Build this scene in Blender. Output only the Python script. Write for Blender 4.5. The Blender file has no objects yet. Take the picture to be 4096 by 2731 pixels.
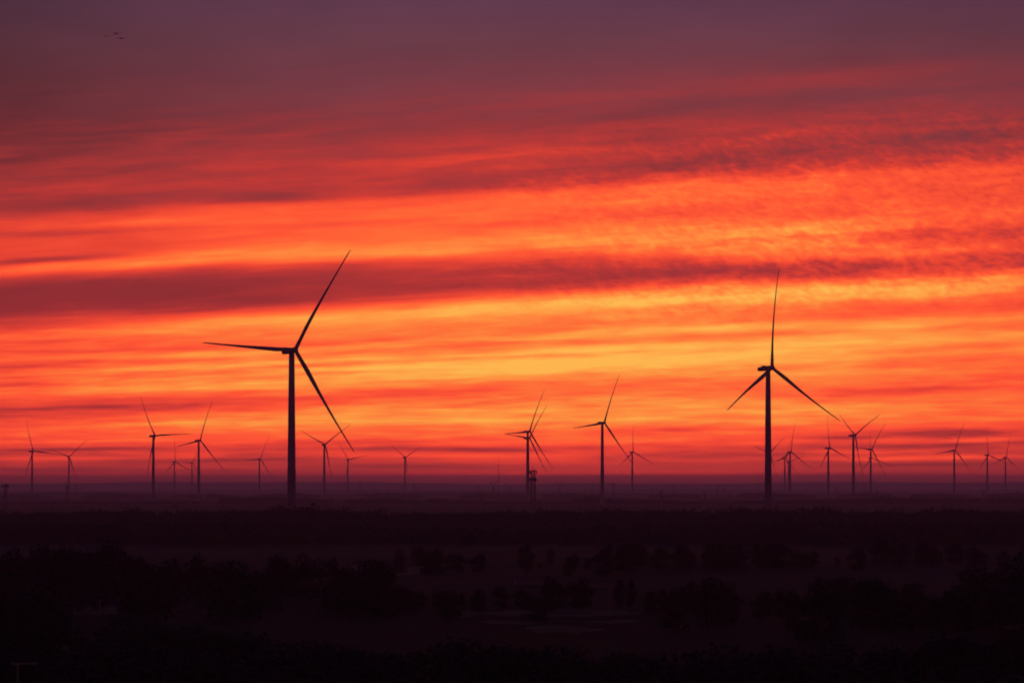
import bpy, bmesh, math, random
from mathutils import Vector, Matrix, noise as mnoise

R_ = math.radians
scene = bpy.context.scene
COL = scene.collection

# ------------------------------------------------------------------ camera
FPX = 22755.0                      # focal length in pixels of the 4096 px wide photograph (200 mm lens)
CAM_H = 25.0
HORIZON = 1948.0
cam_d = bpy.data.cameras.new('camera')
cam_d.sensor_width = 36.0
cam_d.lens = FPX / 4096 * 36.0
cam_d.clip_start = 1.0
cam_d.clip_end = 200000.0
cam = bpy.data.objects.new('camera', cam_d)
cam.location = (0, 0, CAM_H)
cam.rotation_euler = (R_(90) + math.atan((HORIZON - 1365.5) / FPX), 0, 0)
COL.objects.link(cam)
scene.camera = cam

# ------------------------------------------------------------------ render settings
scene.render.engine = 'CYCLES'
cy = scene.cycles
cy.use_denoising = True
try:
    cy.denoiser = 'OPENIMAGEDENOISE'
except Exception:
    pass
cy.max_bounces = 4
cy.diffuse_bounces = 2
cy.glossy_bounces = 1
cy.transmission_bounces = 1
cy.volume_bounces = 0
cy.transparent_max_bounces = 8
cy.filter_width = 1.9
cy.adaptive_threshold = 0.02
vs = scene.view_settings
vs.view_transform = 'Standard'
vs.look = 'None'
vs.exposure = 0.0
vs.gamma = 1.0
vs.use_curve_mapping = False


def lin(r, g, b):
    def c(v):
        v /= 255.0
        return v / 12.92 if v <= 0.04045 else ((v + 0.055) / 1.055) ** 2.4
    return (c(r), c(g), c(b), 1.0)


# ------------------------------------------------------------------ small node-expression helper
class X:
    """A shader socket one can calculate with."""
    nt = None

    def __init__(self, s):
        self.s = s

    @staticmethod
    def op(name, *args):
        n = X.nt.nodes.new('ShaderNodeMath')
        n.operation = name
        for i, a in enumerate(args):
            if isinstance(a, X):
                X.nt.links.new(a.s, n.inputs[i])
            else:
                n.inputs[i].default_value = float(a)
        return X(n.outputs[0])

    def __add__(self, o): return X.op('ADD', self, o)
    def __radd__(self, o): return X.op('ADD', o, self)
    def __sub__(self, o): return X.op('SUBTRACT', self, o)
    def __rsub__(self, o): return X.op('SUBTRACT', o, self)
    def __mul__(self, o): return X.op('MULTIPLY', self, o)
    def __rmul__(self, o): return X.op('MULTIPLY', o, self)
    def __truediv__(self, o): return X.op('DIVIDE', self, o)
    def __rtruediv__(self, o): return X.op('DIVIDE', o, self)
    def __pow__(self, o): return X.op('POWER', self, o)


def mx(a, b): return X.op('MAXIMUM', a, b)
def mn(a, b): return X.op('MINIMUM', a, b)
def sat(a): return mx(mn(a, 1.0), 0.0)


def sstep(lo, hi, v):
    n = X.nt.nodes.new('ShaderNodeMapRange')
    n.interpolation_type = 'SMOOTHSTEP'
    X.nt.links.new(v.s, n.inputs['Value'])
    n.inputs['From Min'].default_value = lo
    n.inputs['From Max'].default_value = hi
    return X(n.outputs[0])


def xyz(a, b, c):
    n = X.nt.nodes.new('ShaderNodeCombineXYZ')
    for i, v in enumerate((a, b, c)):
        if isinstance(v, X):
            X.nt.links.new(v.s, n.inputs[i])
        else:
            n.inputs[i].default_value = v
    return n.outputs[0]


def gnoise(a, b, c=0.0, detail=3.0, rough=0.5, dist=0.0, scale=1.0):
    n = X.nt.nodes.new('ShaderNodeTexNoise')
    n.inputs['Scale'].default_value = scale
    n.inputs['Detail'].default_value = detail
    n.inputs['Roughness'].default_value = rough
    n.inputs['Distortion'].default_value = dist
    X.nt.links.new(xyz(a, b, c), n.inputs['Vector'])
    return X(n.outputs[0]) - 0.5


def ramp(v, stops, interp='LINEAR'):
    n = X.nt.nodes.new('ShaderNodeValToRGB')
    cr = n.color_ramp
    cr.interpolation = interp
    while len(cr.elements) < len(stops):
        cr.elements.new(0.5)
    for e_, (p, c) in zip(cr.elements, stops):
        e_.position = p
    for e_, (p, c) in zip(cr.elements, stops):
        e_.position = p
        e_.color = c
    X.nt.links.new(v.s, n.inputs[0])
    return n.outputs[0]


def curve(v, pts):
    n = X.nt.nodes.new('ShaderNodeFloatCurve')
    c = n.mapping.curves[0]
    pts = sorted(pts)
    c.points[0].location = pts[0]
    c.points[-1].location = pts[-1]
    for p in pts[1:-1]:
        c.points.new(*p)
    for p in c.points:
        p.handle_type = 'AUTO_CLAMPED'
    n.mapping.update()
    X.nt.links.new(v.s, n.inputs['Value'])
    return X(n.outputs[0])


def mixc(fac, a, b):
    n = X.nt.nodes.new('ShaderNodeMix')
    n.data_type = 'RGBA'
    X.nt.links.new(fac.s, n.inputs[0])
    X.nt.links.new(a, n.inputs[6])
    X.nt.links.new(b, n.inputs[7])
    return n.outputs[2]


# ------------------------------------------------------------------ world: dusk sky with long cloud rolls lit from below
SUN_ELEV = R_(-1.2)
world = bpy.data.worlds.new('World')
scene.world = world
world.use_nodes = True
X.nt = world.node_tree
X.nt.nodes.clear()
tc = X.nt.nodes.new('ShaderNodeTexCoord')
sp = X.nt.nodes.new('ShaderNodeSeparateXYZ')
X.nt.links.new(tc.outputs['Generated'], sp.inputs[0])
dx, dy, dz = (X(sp.outputs[i]) for i in range(3))
hyp = mx(X.op('SQRT', dx * dx + dy * dy), 0.03)
azi = X.op('ARCTAN2', dx, dy)
elv = mx(dz / hyp, 0.0)
# the rolls run parallel over the land and meet at a point on the horizon 33 degrees left of the sunset
A0 = 0.5734
az0 = azi + A0
perp = X.op('SQRT', az0 * az0 + 0.012)
u = azi * (FPX / 100.0)                       # along the horizon
q = elv * (FPX / 100.0)                       # height above the horizon
conv = 1.0 - sstep(6.5, 11.0, q) * 0.42
p0 = q * X.op('POWER', A0 / perp, conv)         # across the rolls
# gentle wander of the rolls
w1 = gnoise(u * 0.045, p0 * 0.16, 3.1, 2.0)
w2 = gnoise(u * 0.16, p0 * 0.9, 7.7, 3.0)
p = p0 + w1 * 0.9 + w2 * 0.35

prof = [(0, 0.0), (15, .03), (30, .09), (50, .16), (66, .21), (88, .27), (118, .39), (148, .43), (178, .56), (218, .68),
        (250, .80), (300, .82), (345, .70), (418, .80), (452, .95), (474, .99), (508, .83), (528, .95),
        (561, .73), (583, .90), (618, .73), (668, .77), (706, .90), (732, .80), (757, .57), (787, .30), (825, .19),
        (870, .21), (905, .33), (940, .55), (972, .76), (1000, .70), (1048, .59), (1100, .58), (1148, .55),
        (1175, .44), (1215, .30), (1262, .32), (1348, .24), (1450, .16), (1560, .10), (1700, .05), (1850, .02), (2000, 0.0)]
t = curve(p / 20.0, [(a / 2000.0, b) for a, b in prof])
# glow is strongest around where the sun went down
ue = (u - 2.5) / 31.0
uw = u / 130.0
env = X.op('EXPONENT', ue * ue * -1.0) * 0.8 + X.op('EXPONENT', uw * uw * -1.0) * 0.2
t = t * env * (1.0 + gnoise(u * 0.03, p0 * 0.07, 11.3, 1.0) * 0.25)

SIG = 4.7e-5
def gain_at(qq):
    L = min(90000.0, 173.0 / max(1e-6, qq * 100.0 / FPX))
    T = max(0.03, math.exp(-SIG * L))
    k = (1 - T)
    return (min((1 - .14 * k) / T, 24.0), min((1 - .38 * k) / T, 13.0), min((1 - .8 * k) / T, 6.0), 1.0)
GAIN = [(0.0, (9.0, 4.5, 3.0, 1.0)), (.2 / 20, (19.0, 8.0, 4.0, 1.0))] + [(qq / 20.0, gain_at(qq)) for qq in ( .4, .55, .7, .9, 1.15, 1.5, 2, 2.6, 3.4, 4.5, 6, 8, 11, 15, 20)]

# single clouds and bright gaps: (x, height across rolls, half length, half thickness, strength), hundreds of px
def X2P(x, y):
    q_ = (HORIZON - y) / 100.0
    k = min(1.0, max(0.0, (q_ - 6.5) / 4.5))
    k = 1.0 - 0.42 * k * k * (3 - 2 * k)
    return (x - 2048) / 100.0, q_ * (13048.0 / (x + 11000.0)) ** k

streaks = []
def st(x, y, lx, ly, amp):
    a, b = X2P(x, y)
    streaks.append((a, b, lx / 100.0, ly / 100.0, amp))

# the long dark roll, left part
st(200, 1190, 800, 60, -.16); st(1000, 1165, 700, 50, -.02); st(2500, 1120, 600, 36, -.10)
st(100, 1330, 420, 26, -.20); st(3400, 1020, 1100, 100, .23); st(2300, 1090, 700, 70, .06)
# its ragged right end
st(3000, 1085, 420, 30, -.10); st(3950, 905, 420, 45, -.13); st(3300, 1010, 450, 45, .26)
st(3750, 960, 350, 40, -.10); st(2600, 1010, 420, 34, .18); st(3900, 1000, 300, 40, .18)
# upper rolls
st(600, 815, 500, 30, -.10); st(1100, 805, 260, 26, -.12); st(1900, 735, 380, 30, -.12); st(2700, 665, 420, 38, -.13)
st(3300, 610, 420, 30, -.10); st(3900, 555, 380, 30, -.15); st(3600, 690, 620, 40, .10); st(400, 650, 700, 70, .02)
st(3000, 440, 900, 40, -.05); st(3300, 330, 900, 40, .06); st(1200, 370, 500, 40, -.03)
st(2600, 800, 900, 30, .08); st(600, 905, 700, 30, .10); st(250, 955, 330, 16, -.18); st(250, 1055, 300, 12, -.22)
st(300, 1085, 500, 18, .10); st(1300, 1000, 500, 22, .06); st(1000, 1045, 700, 14, .06)
st(2900, 900, 500, 36, -.06)
# bright belt
st(1100, 1290, 700, 22, .06); st(2400, 1235, 500, 24, .06); st(3400, 1180, 700, 24, .06); st(3800, 1240, 500, 22, -.06)
st(3700, 1340, 650, 34, .12); st(2500, 1420, 800, 20, .06); st(3000, 1405, 500, 15, .08); st(3700, 1440, 600, 24, -.12)
st(1500, 1375, 260, 14, -.18); st(1850, 1380, 260, 14, -.14); st(1750, 1425, 300, 12, -.14); st(900, 1400, 400, 14, -.08)
st(2100, 1475, 600, 20, .08); st(2000, 1505, 420, 16, .06); st(1000, 1520, 420, 14, -.14); st(1000, 1440, 420, 18, .06)
st(150, 1470, 300, 26, -.08); st(100, 1550, 260, 16, -.22); st(500, 1560, 500, 20, .06)
st(1700, 1575, 380, 22, -.18); st(2300, 1560, 380, 34, -.06); st(3900, 1440, 350, 26, -.06); st(3400, 1500, 500, 24, .08)
st(2900, 1590, 500, 22, .05); st(3500, 1570, 500, 16, -.10); st(500, 1630, 550, 30, -.26); st(1200, 1610, 350, 20, -.08)
st(150, 1690, 420, 30, -.12); st(900, 1560, 500, 12, .10); st(700, 1700, 600, 14, .16); st(1500, 1695, 500, 10, .12)
st(2400, 1640, 700, 10, .06); st(2300, 1685, 500, 9, .08); st(3300, 1640, 500, 14, .08); st(3900, 1680, 400, 16, .04)
# streaks near the horizon
st(2700, 1720, 320, 10, -.12); st(3750, 1735, 360, 13, -.30); st(3350, 1755, 160, 6, -.22); st(3650, 1790, 420, 10, -.22)
st(3900, 1765, 260, 8, .16); st(3600, 1838, 420, 9, .22); st(4000, 1832, 300, 7, .12); st(3700, 1862, 300, 6, -.12)
st(3300, 1813, 260, 7, .14); st(2900, 1820, 380, 12, -.16); st(2300, 1790, 320, 9, -.06); st(2000, 1800, 320, 9, -.14)
st(1800, 1826, 420, 8, .13); st(1550, 1800, 420, 11, -.14); st(2800, 1883, 620, 10, .05); st(2100, 1893, 420, 8, .03); st(1000, 1892, 500, 7, -.05); st(3500, 1898, 420, 6, -.05)
st(1650, 1868, 460, 10, -.12); st(1200, 1810, 460, 8, .08); st(900, 1845, 420, 9, -.14); st(350, 1800, 420, 9, -.18)
st(450, 1765, 420, 9, .14); st(250, 1835, 320, 7, .12); st(200, 1880, 420, 14, -.16); st(700, 1873, 420, 8, .06)
st(3100, 1770, 300, 8, .06); st(2600, 1760, 300, 8, .08); st(1300, 1740, 600, 12, .05); st(1350, 1775, 300, 9, -.10)

cv = xyz(u + w2 * 1.6, p0 + w2 * 0.22 + w1 * 0.25, 0.0)
for (a, b, la, lb, amp) in streaks:
    n1 = X.nt.nodes.new('ShaderNodeVectorMath'); n1.operation = 'SUBTRACT'
    X.nt.links.new(cv, n1.inputs[0]); n1.inputs[1].default_value = (a, b, 0)
    n2 = X.nt.nodes.new('ShaderNodeVectorMath'); n2.operation = 'MULTIPLY'
    X.nt.links.new(n1.outputs[0], n2.inputs[0]); n2.inputs[1].default_value = (1 / la, 1 / lb, 0)
    n3 = X.nt.nodes.new('ShaderNodeVectorMath'); n3.operation = 'DOT_PRODUCT'
    X.nt.links.new(n2.outputs[0], n3.inputs[0]); X.nt.links.new(n2.outputs[0], n3.inputs[1])
    g = X.op('POWER', 0.36788, X(n3.outputs['Value']))
    t = X.op('MULTIPLY_ADD', g, amp, t)

# fine structure: long fibres along the rolls everywhere, small billows in the mid and upper rolls
fib = gnoise(u * 0.22, p0 * 2.6, 1.7, 4.0, 0.55, 0.4)
fib2 = gnoise(u * 0.5, p0 * 6.0, 5.2, 3.0, 0.5, 0.3)
bil = gnoise(u * 1.25 + q * 0.8, q * 2.4, 9.4, 4.0, 0.6, 0.6) + gnoise(u * 0.42, p0 * 1.5, 14.2, 2.0, 0.5, 0.3) * 0.6
low = 1.0 - sstep(4.0, 9.0, q)
mid = sstep(5.5, 7.5, p0) * (1.0 - sstep(12.5, 15.0, p0))
fa = sstep(0.2, 2.0, q) * (1.0 - sstep(13.0, 18.0, q) * 0.85)
bm_ = mid * sstep(-6.0, 10.0, u + gnoise(u * 0.1, p0 * 0.4, 21.0, 1.0) * 14.0)
bil2 = gnoise(u * 2.7 + q * 1.5, q * 4.6, 17.9, 2.0, 0.5, 0.4)
t = t + bil2 * bm_ * 0.26 + fib * fa * 0.34 + fib2 * low * fa * 0.36 + bil * (bm_ * (0.40 - sstep(11.6, 12.4, p0) * 0.2 - sstep(9.4, 10.2, p0) * (1.0 - sstep(11.2, 12.0, p0)) * 0.28) + fa * 0.06)
t = sat(t)

dark = ramp(mn(elv * (FPX / 100.0) / 100.0, 1.0), [
    (0.0, lin(104, 29, 42)), (0.006, lin(118, 32, 42)), (0.03, lin(132, 36, 44)), (0.075, lin(146, 46, 52)), (0.115, lin(142, 52, 58)),
    (0.145, lin(122, 54, 63)), (0.175, lin(103, 58, 72)), (0.205, lin(88, 58, 83)), (0.32, lin(84, 52, 80)),
    (0.60, lin(70, 42, 74)), (1.0, lin(58, 36, 68))])
bright = ramp(t, [
    (0.0, lin(170, 50, 50)), (0.28, lin(198, 57, 52)), (0.43, lin(230, 68, 50)), (0.56, lin(255, 86, 52)),
    (0.70, lin(255, 116, 56)), (0.84, lin(255, 152, 68)), (1.0, lin(255, 190, 86))])
# the dome dims away from the sunset
away = ramp(sat(azi * azi / 9.9), [(0.0, (1, 1, 1, 1)), (0.05, (.95, .9, .97, 1)), (0.3, (.85, .7, .9, 1)), (1.0, (.75, .6, .9, 1))])
vm = X.nt.nodes.new('ShaderNodeVectorMath'); vm.operation = 'MULTIPLY'
# and towards the zenith
zen = ramp(sat(dz), [(0.0, (1, 1, 1, 1)), (0.3, (.9, .9, .95, 1)), (0.7, (.42, .46, .56, 1)), (1.0, (.32, .36, .46, 1))])
vz = X.nt.nodes.new('ShaderNodeVectorMath'); vz.operation = 'MULTIPLY'
X.nt.links.new(dark, vz.inputs[0]); X.nt.links.new(zen, vz.inputs[1])
X.nt.links.new(vz.outputs[0], vm.inputs[0]); X.nt.links.new(away, vm.inputs[1])
# broad light and dark of the high veil
veil = gnoise(u * 0.05, p0 * 0.22, 31.0, 2.0) + gnoise(u * 0.25, p0 * 0.9, 37.0, 4.0, 0.55, 0.3) * 0.45
vsc = X.nt.nodes.new('ShaderNodeVectorMath'); vsc.operation = 'SCALE'
X.nt.links.new(vm.outputs[0], vsc.inputs[0])
gx, gy = (u + 24.0) / 11.0, (q - 18.5) / 8.5
hx_, hy_ = (u - 22.0) / 8.0, (q - 21.0) / 5.0
veil = veil * 0.5 - X.op('EXPONENT', (gx * gx + gy * gy) * -1.0) * 0.46 - X.op('EXPONENT', (hx_ * hx_ + hy_ * hy_) * -1.0) * 0.16
X.nt.links.new((1.0 + veil).s, vsc.inputs['Scale'])
skycol0 = mixc(sstep(0.0, 0.42, t), vsc.outputs[0], bright)
# the afterglow gets fiercer and redder towards the horizon
gain = ramp(sat(q / 20.0), GAIN)
gm = X.nt.nodes.new('ShaderNodeVectorMath'); gm.operation = 'MULTIPLY'
X.nt.links.new(skycol0, gm.inputs[0]); X.nt.links.new(gain, gm.inputs[1])
skycol = gm.outputs[0]

sky = X.nt.nodes.new('ShaderNodeTexSky')
sky.sky_type = 'NISHITA'
sky.sun_disc = False
sky.sun_elevation = SUN_ELEV
sky.sun_rotation = R_(1.0)
sky.air_density = 1.0
sky.dust_density = 3.0
bg1 = X.nt.nodes.new('ShaderNodeBackground'); bg1.inputs[1].default_value = 0.004
X.nt.links.new(sky.outputs[0], bg1.inputs[0])
bg2 = X.nt.nodes.new('ShaderNodeBackground'); bg2.inputs[1].default_value = 1.0
X.nt.links.new(skycol, bg2.inputs[0])
ad = X.nt.nodes.new('ShaderNodeAddShader')
X.nt.links.new(bg1.outputs[0], ad.inputs[0]); X.nt.links.new(bg2.outputs[0], ad.inputs[1])
wo = X.nt.nodes.new('ShaderNodeOutputWorld')
X.nt.links.new(ad.outputs[0], wo.inputs[0])
try:
    world.cycles.sampling_method = 'MANUAL'
    world.cycles.sample_map_resolution = 1024
except Exception:
    pass

# ------------------------------------------------------------------ sun: already behind the cloud on the horizon, almost nothing left of it
sd = bpy.data.lights.new('sun', 'SUN')
sd.energy = 0.02
sd.angle = R_(12)
sd.color = (1.0, 0.42, 0.2)
sun = bpy.data.objects.new('sun', sd)
sun.rotation_euler = (R_(90 - 2.0), 0, R_(180 - 1.0))
sun.location = (0, 0, 400)
COL.objects.link(sun)


# ================================================================== materials
def material(name, col, rough=0.7, var=0.15, scale=0.5, metal=0.0, col2=None):
    m = bpy.data.materials.new(name)
    m.use_nodes = True
    nt = m.node_tree
    b = nt.nodes['Principled BSDF']
    b.inputs['Roughness'].default_value = rough
    b.inputs['Metallic'].default_value = metal
    b.inputs['Specular IOR Level'].default_value = 0.25
    c = nt.nodes.new('ShaderNodeTexCoord')
    n = nt.nodes.new('ShaderNodeTexNoise')
    n.inputs['Scale'].default_value = scale
    n.inputs['Detail'].default_value = 4
    nt.links.new(c.outputs['Object'], n.inputs['Vector'])
    r = nt.nodes.new('ShaderNodeValToRGB')
    lo = [max(0, v * (1 - var)) for v in col]
    hi = [v * (1 + var) for v in (col2 or col)]
    r.color_ramp.elements[0].position = 0.3
    r.color_ramp.elements[1].position = 0.7
    r.color_ramp.elements[0].color = (*lo, 1)
    r.color_ramp.elements[1].color = (*hi, 1)
    nt.links.new(n.outputs[0], r.inputs[0])
    nt.links.new(r.outputs[0], b.inputs['Base Color'])
    return m


M_TURB = material('turbine_paint', (0.27, 0.25, 0.27), 0.45, 0.06, 0.15)
M_STEEL = material('galvanised_steel', (0.16, 0.16, 0.17), 0.55, 0.25, 0.4)
M_DARKSTEEL = material('antenna_casing', (0.10, 0.10, 0.11), 0.6, 0.2, 1.0)
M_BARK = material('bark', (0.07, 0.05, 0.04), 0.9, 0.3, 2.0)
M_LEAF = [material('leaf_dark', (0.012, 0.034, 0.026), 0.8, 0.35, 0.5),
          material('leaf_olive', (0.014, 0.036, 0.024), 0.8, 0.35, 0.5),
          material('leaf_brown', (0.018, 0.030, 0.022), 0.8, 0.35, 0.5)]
M_WOOD = material('weathered_wood', (0.20, 0.18, 0.15), 0.8, 0.2, 2.0)
M_PALE = material('pale_sheet', (0.17, 0.19, 0.14), 0.7, 0.1, 1.0)
M_SHEET = material('mossy_sheet', (0.10, 0.19, 0.07), 0.7, 0.3, 1.0)
M_BIRD = material('bird_feather', (0.05, 0.045, 0.045), 0.8, 0.2, 3.0)


def ground_material():
    m = bpy.data.materials.new('farmland')
    m.use_nodes = True
    X.nt = m.node_tree
    b = X.nt.nodes['Principled BSDF']
    b.inputs['Roughness'].default_value = 0.95
    b.inputs['Specular IOR Level'].default_value = 0.05
    g = X.nt.nodes.new('ShaderNodeNewGeometry')
    mp = X.nt.nodes.new('ShaderNodeMapping')
    mp.inputs['Rotation'].default_value = (0, 0, 0.35)
    mp.inputs['Scale'].default_value = (1 / 170.0, 1 / 260.0, 0.0)
    X.nt.links.new(g.outputs['Position'], mp.inputs[0])
    v = X.nt.nodes.new('ShaderNodeTexVoronoi')
    v.inputs['Scale'].default_value = 1.0
    v.inputs['Randomness'].default_value = 0.8
    X.nt.links.new(mp.outputs[0], v.inputs['Vector'])
    sv = X.nt.nodes.new('ShaderNodeSeparateColor')
    X.nt.links.new(v.outputs['Color'], sv.inputs[0])
    field = ramp(X(sv.outputs[0]), [(0.0, (.007, .024, .022, 1)), (0.35, (.008, .036, .030, 1)), (0.6, (.009, .046, .038, 1)),
                                    (0.8, (.010, .024, .022, 1)), (1.0, (.011, .054, .044, 1))], 'CONSTANT')
    n = X.nt.nodes.new('ShaderNodeTexNoise')
    n.inputs['Scale'].default_value = 0.06
    n.inputs['Detail'].default_value = 8
    X.nt.links.new(g.outputs['Position'], n.inputs['Vector'])
    s = X.nt.nodes.new('ShaderNodeVectorMath'); s.operation = 'SCALE'
    X.nt.links.new(field, s.inputs[0])
    X.nt.links.new((X(n.outputs[0]) * 1.1 + 0.1).s, s.inputs['Scale'])
    X.nt.links.new(s.outputs[0], b.inputs['Base Color'])
    return m


# ================================================================== object helpers
def link(o, parent=None):
    COL.objects.link(o)
    if parent is not None:
        o.parent = parent
    return o


def tag(o, label=None, cat=None, group=None, kind=None):
    if label: o['label'] = label
    if cat: o['category'] = cat
    if group: o['group'] = group
    if kind: o['kind'] = kind
    return o


def empty(name, loc=(0, 0, 0), rz=0.0):
    o = bpy.data.objects.new(name, None)
    o.location = loc
    o.rotation_euler = (0, 0, rz)
    o.empty_display_size = 1
    return link(o)


def mesh(name, verts, faces, mat, smooth=False):
    me = bpy.data.meshes.new(name)
    me.from_pydata(verts, [], faces)
    me.materials.append(mat)
    if smooth:
        me.polygons.foreach_set('use_smooth', [True] * len(me.polygons))
    me.update()
    return me


def part(name, me, parent=None, loc=(0, 0, 0), rot=(0, 0, 0)):
    o = bpy.data.objects.new(name, me)
    o.location = loc
    o.rotation_euler = rot
    return link(o, parent)


class MB:
    """collects tubes and boxes into one mesh"""
    def __init__(self):
        self.v, self.f = [], []

    def ring_tube(self, pts, n=8, caps=True):
        """pts: list of (Vector, radius)"""
        base = len(self.v)
        for i, (c, r) in enumerate(pts):
            c = Vector(c)
            a = Vector(pts[max(i - 1, 0)][0]); b = Vector(pts[min(i + 1, len(pts) - 1)][0])
            d = (b - a).normalized()
            x = d.orthogonal().normalized() if abs(d.z) < 0.98 else Vector((1, 0, 0))
            x = (x - d * x.dot(d)).normalized()
            y = d.cross(x)
            for k in range(n):
                th = 2 * math.pi * k / n
                self.v.append(c + (x * math.cos(th) + y * math.sin(th)) * r)
        for i in range(len(pts) - 1):
            for k in range(n):
                a = base + i * n + k; b = base + i * n + (k + 1) % n
                self.f.append((a, b, b + n, a + n))
        if caps:
            self.f.append(tuple(base + k for k in range(n - 1, -1, -1)))
            e = base + (len(pts) - 1) * n
            self.f.append(tuple(e + k for k in range(n)))
        return self

    def bar(self, a, b, r, n=4):
        return self.ring_tube([(a, r), (b, r)], n)

    def box(self, c, s, rz=0.0):
        base = len(self.v)
        ca, sa = math.cos(rz), math.sin(rz)
        for z in (-1, 1):
            for (x, y) in ((-1, -1), (1, -1), (1, 1), (-1, 1)):
                px, py = x * s[0] / 2, y * s[1] / 2
                self.v.append(Vector((c[0] + px * ca - py * sa, c[1] + px * sa + py * ca, c[2] + z * s[2] / 2)))
        for q_ in ((3, 2, 1, 0), (4, 5, 6, 7), (0, 1, 5, 4), (1, 2, 6, 5), (2, 3, 7, 6), (3, 0, 4, 7)):
            self.f.append(tuple(base + i for i in q_))
        return self

    def mesh(self, name, mat, smooth=False):
        return mesh(name, [tuple(v) for v in self.v], self.f, mat, smooth)


# a photograph column / row and a distance -> a place on the plain
def col_x(px, D): return (px - 2048.0) / FPX * D
def row_z(py, D): return CAM_H + (HORIZON - py) / FPX * D


def ground_z(x, y):
    if y > 3200:
        return 0.0
    k = min(1.0, (3200 - y) / 900.0)
    return k * (0.9 * mnoise.noise((x / 180.0, y / 260.0, 0.3)) + 0.25 * mnoise.noise((x / 35.0, y / 50.0, 4.0)))


# ================================================================== ground
def build_ground():
    ys = [-1500, -600, 0, 200, 300]
    y = 320.0
    while y < 3300:
        ys.append(y)
        y *= 1.022
    ys += [3500, 4200, 5500, 8000, 12000, 20000, 35000, 60000, 90000]
    nx = 91
    verts, faces = [], []
    for y in ys:
        half = 9000.0
        for i in range(nx):
            s = (i / (nx - 1)) * 2 - 1
            x = (abs(s) ** 3.2) * math.copysign(1, s) * (half - 450) + s * 450
            verts.append((x, y, ground_z(x, y)))
    for j in range(len(ys) - 1):
        for i in range(nx - 1):
            a = j * nx + i
            faces.append((a, a + 1, a + 1 + nx, a + nx))
    o = part('ground', mesh('ground', verts, faces, ground_material(), True))
    tag(o, 'dark farmland and scrub plain reaching to the hazy horizon', kind='structure')


build_ground()


def ridge(name, label, D, depth, base_h, amp, seed, half):
    """a long low swell of land, added far off to soften the haze step"""
    nx, ny = 260, 7
    verts, faces = [], []
    for j in range(ny):
        v = j / (ny - 1)
        prof_ = math.sin(math.pi * v) ** 1.3
        for i in range(nx):
            x = -half + 2 * half * i / (nx - 1)
            k = x / D
            n_ = mnoise.fractal((k * 14.0 + seed, v * .6, seed * 1.7), 0.9, 2.1, 5)
            n2 = abs(mnoise.noise((k * 420.0, seed, v * 2))) * .12
            h = prof_ * max(0.5, base_h + amp * n_ + n2 * amp) - (1.2 if j in (0, ny - 1) else 0)
            verts.append((x, D + depth * v, h))
    for j in range(ny - 1):
        for i in range(nx - 1):
            a = j * nx + i
            faces.append((a, a + 1, a + 1 + nx, a + nx))
    o = part(name, mesh(name, verts, faces, M_FAR, True))
    tag(o, label, kind='structure')


M_FAR = material('far_scrub', (0.035, 0.045, 0.028), 0.9, 0.3, 0.01)  # for the invented ridges whose stepped tones imitate a smooth haze fade
ridge('added_hills', 'added low swell of land grading the haze below the far turbines', 14200, 1800, 9, 9, 3.0, 4200)
ridge('added_hills', 'added fainter swell of land grading the haze near the horizon', 23500, 3000, 15, 10, 9.0, 6000)
ridge('added_hills', 'added faintest swell of land blending the horizon into the haze', 40000, 6000, 58, 26, 17.0, 8500)


def meadow(label, pts, mat):
    """a paler field; pts are (column, row) of its outline on the plain"""
    rows_ = sorted(set(p_[1] for p_ in pts))
    bm = bmesh.new()
    vs_ = []
    dens = []
    for (a, b) in zip(pts, pts[1:] + pts[:1]):
        for k in range(6):
            t_ = k / 6.0
            dens.append((a[0] + (b[0] - a[0]) * t_ + random.uniform(-14, 14), a[1] + (b[1] - a[1]) * t_ + random.uniform(-3, 3)))
    for (px, py) in dens:
        D = CAM_H * FPX / (py - HORIZON)
        vs_.append(bm.verts.new((col_x(px, D), D, 0)))
    bm.faces.new(vs_)
    bmesh.ops.triangulate(bm, faces=bm.faces[:])
    for _ in range(3):
        bmesh.ops.subdivide_edges(bm, edges=bm.edges[:], cuts=1, use_grid_fill=True)
    for v in bm.verts:
        v.co.z = ground_z(v.co.x, v.co.y) + .12
    bmesh.ops.recalc_face_normals(bm, faces=bm.faces[:])
    me = bpy.data.meshes.new('meadow'); bm.to_mesh(me); bm.free()
    me.materials.append(mat)
    o = part('meadow', me)
    tag(o, label, kind='structure')


random.seed(5)
M_MEADOW = material('pale_meadow', (0.010, 0.03, 0.012), 0.9, 0.6, 0.06, 0.0, (0.022, 0.07, 0.025))
meadow('pale meadow strip behind the centre', [(1765, 2425), (1880, 2440), (2060, 2434), (2200, 2424), (2330, 2430), (2520, 2436), (2600, 2448), (2400, 2454), (2180, 2462), (1940, 2452), (1800, 2462)], M_MEADOW)
meadow('broken pale meadow strip at the centre', [(1870, 2474), (2020, 2468), (2190, 2480), (2120, 2496), (1960, 2488)], M_MEADOW)
meadow('pale meadow strip nearest the centre', [(2080, 2508), (2210, 2494), (2330, 2500), (2420, 2514), (2290, 2530), (2140, 2526)], M_MEADOW)
meadow('pale meadow patch under the narrow trees', [(2360, 2474), (2520, 2464), (2560, 2478), (2440, 2490)], M_MEADOW)
meadow('pale gap between the right trees', [(2630, 2388), (2672, 2384), (2680, 2430), (2690, 2462), (2655, 2478), (2636, 2440)], M_MEADOW)
meadow('pale field strip left of the centre', [(1290, 2276), (1480, 2262), (1700, 2270), (1760, 2285), (1600, 2300), (1330, 2298)], M_MEADOW)
meadow('pale field at the left', [(215, 2400), (330, 2392), (420, 2410), (560, 2432), (420, 2450), (220, 2446)], M_MEADOW)
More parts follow.
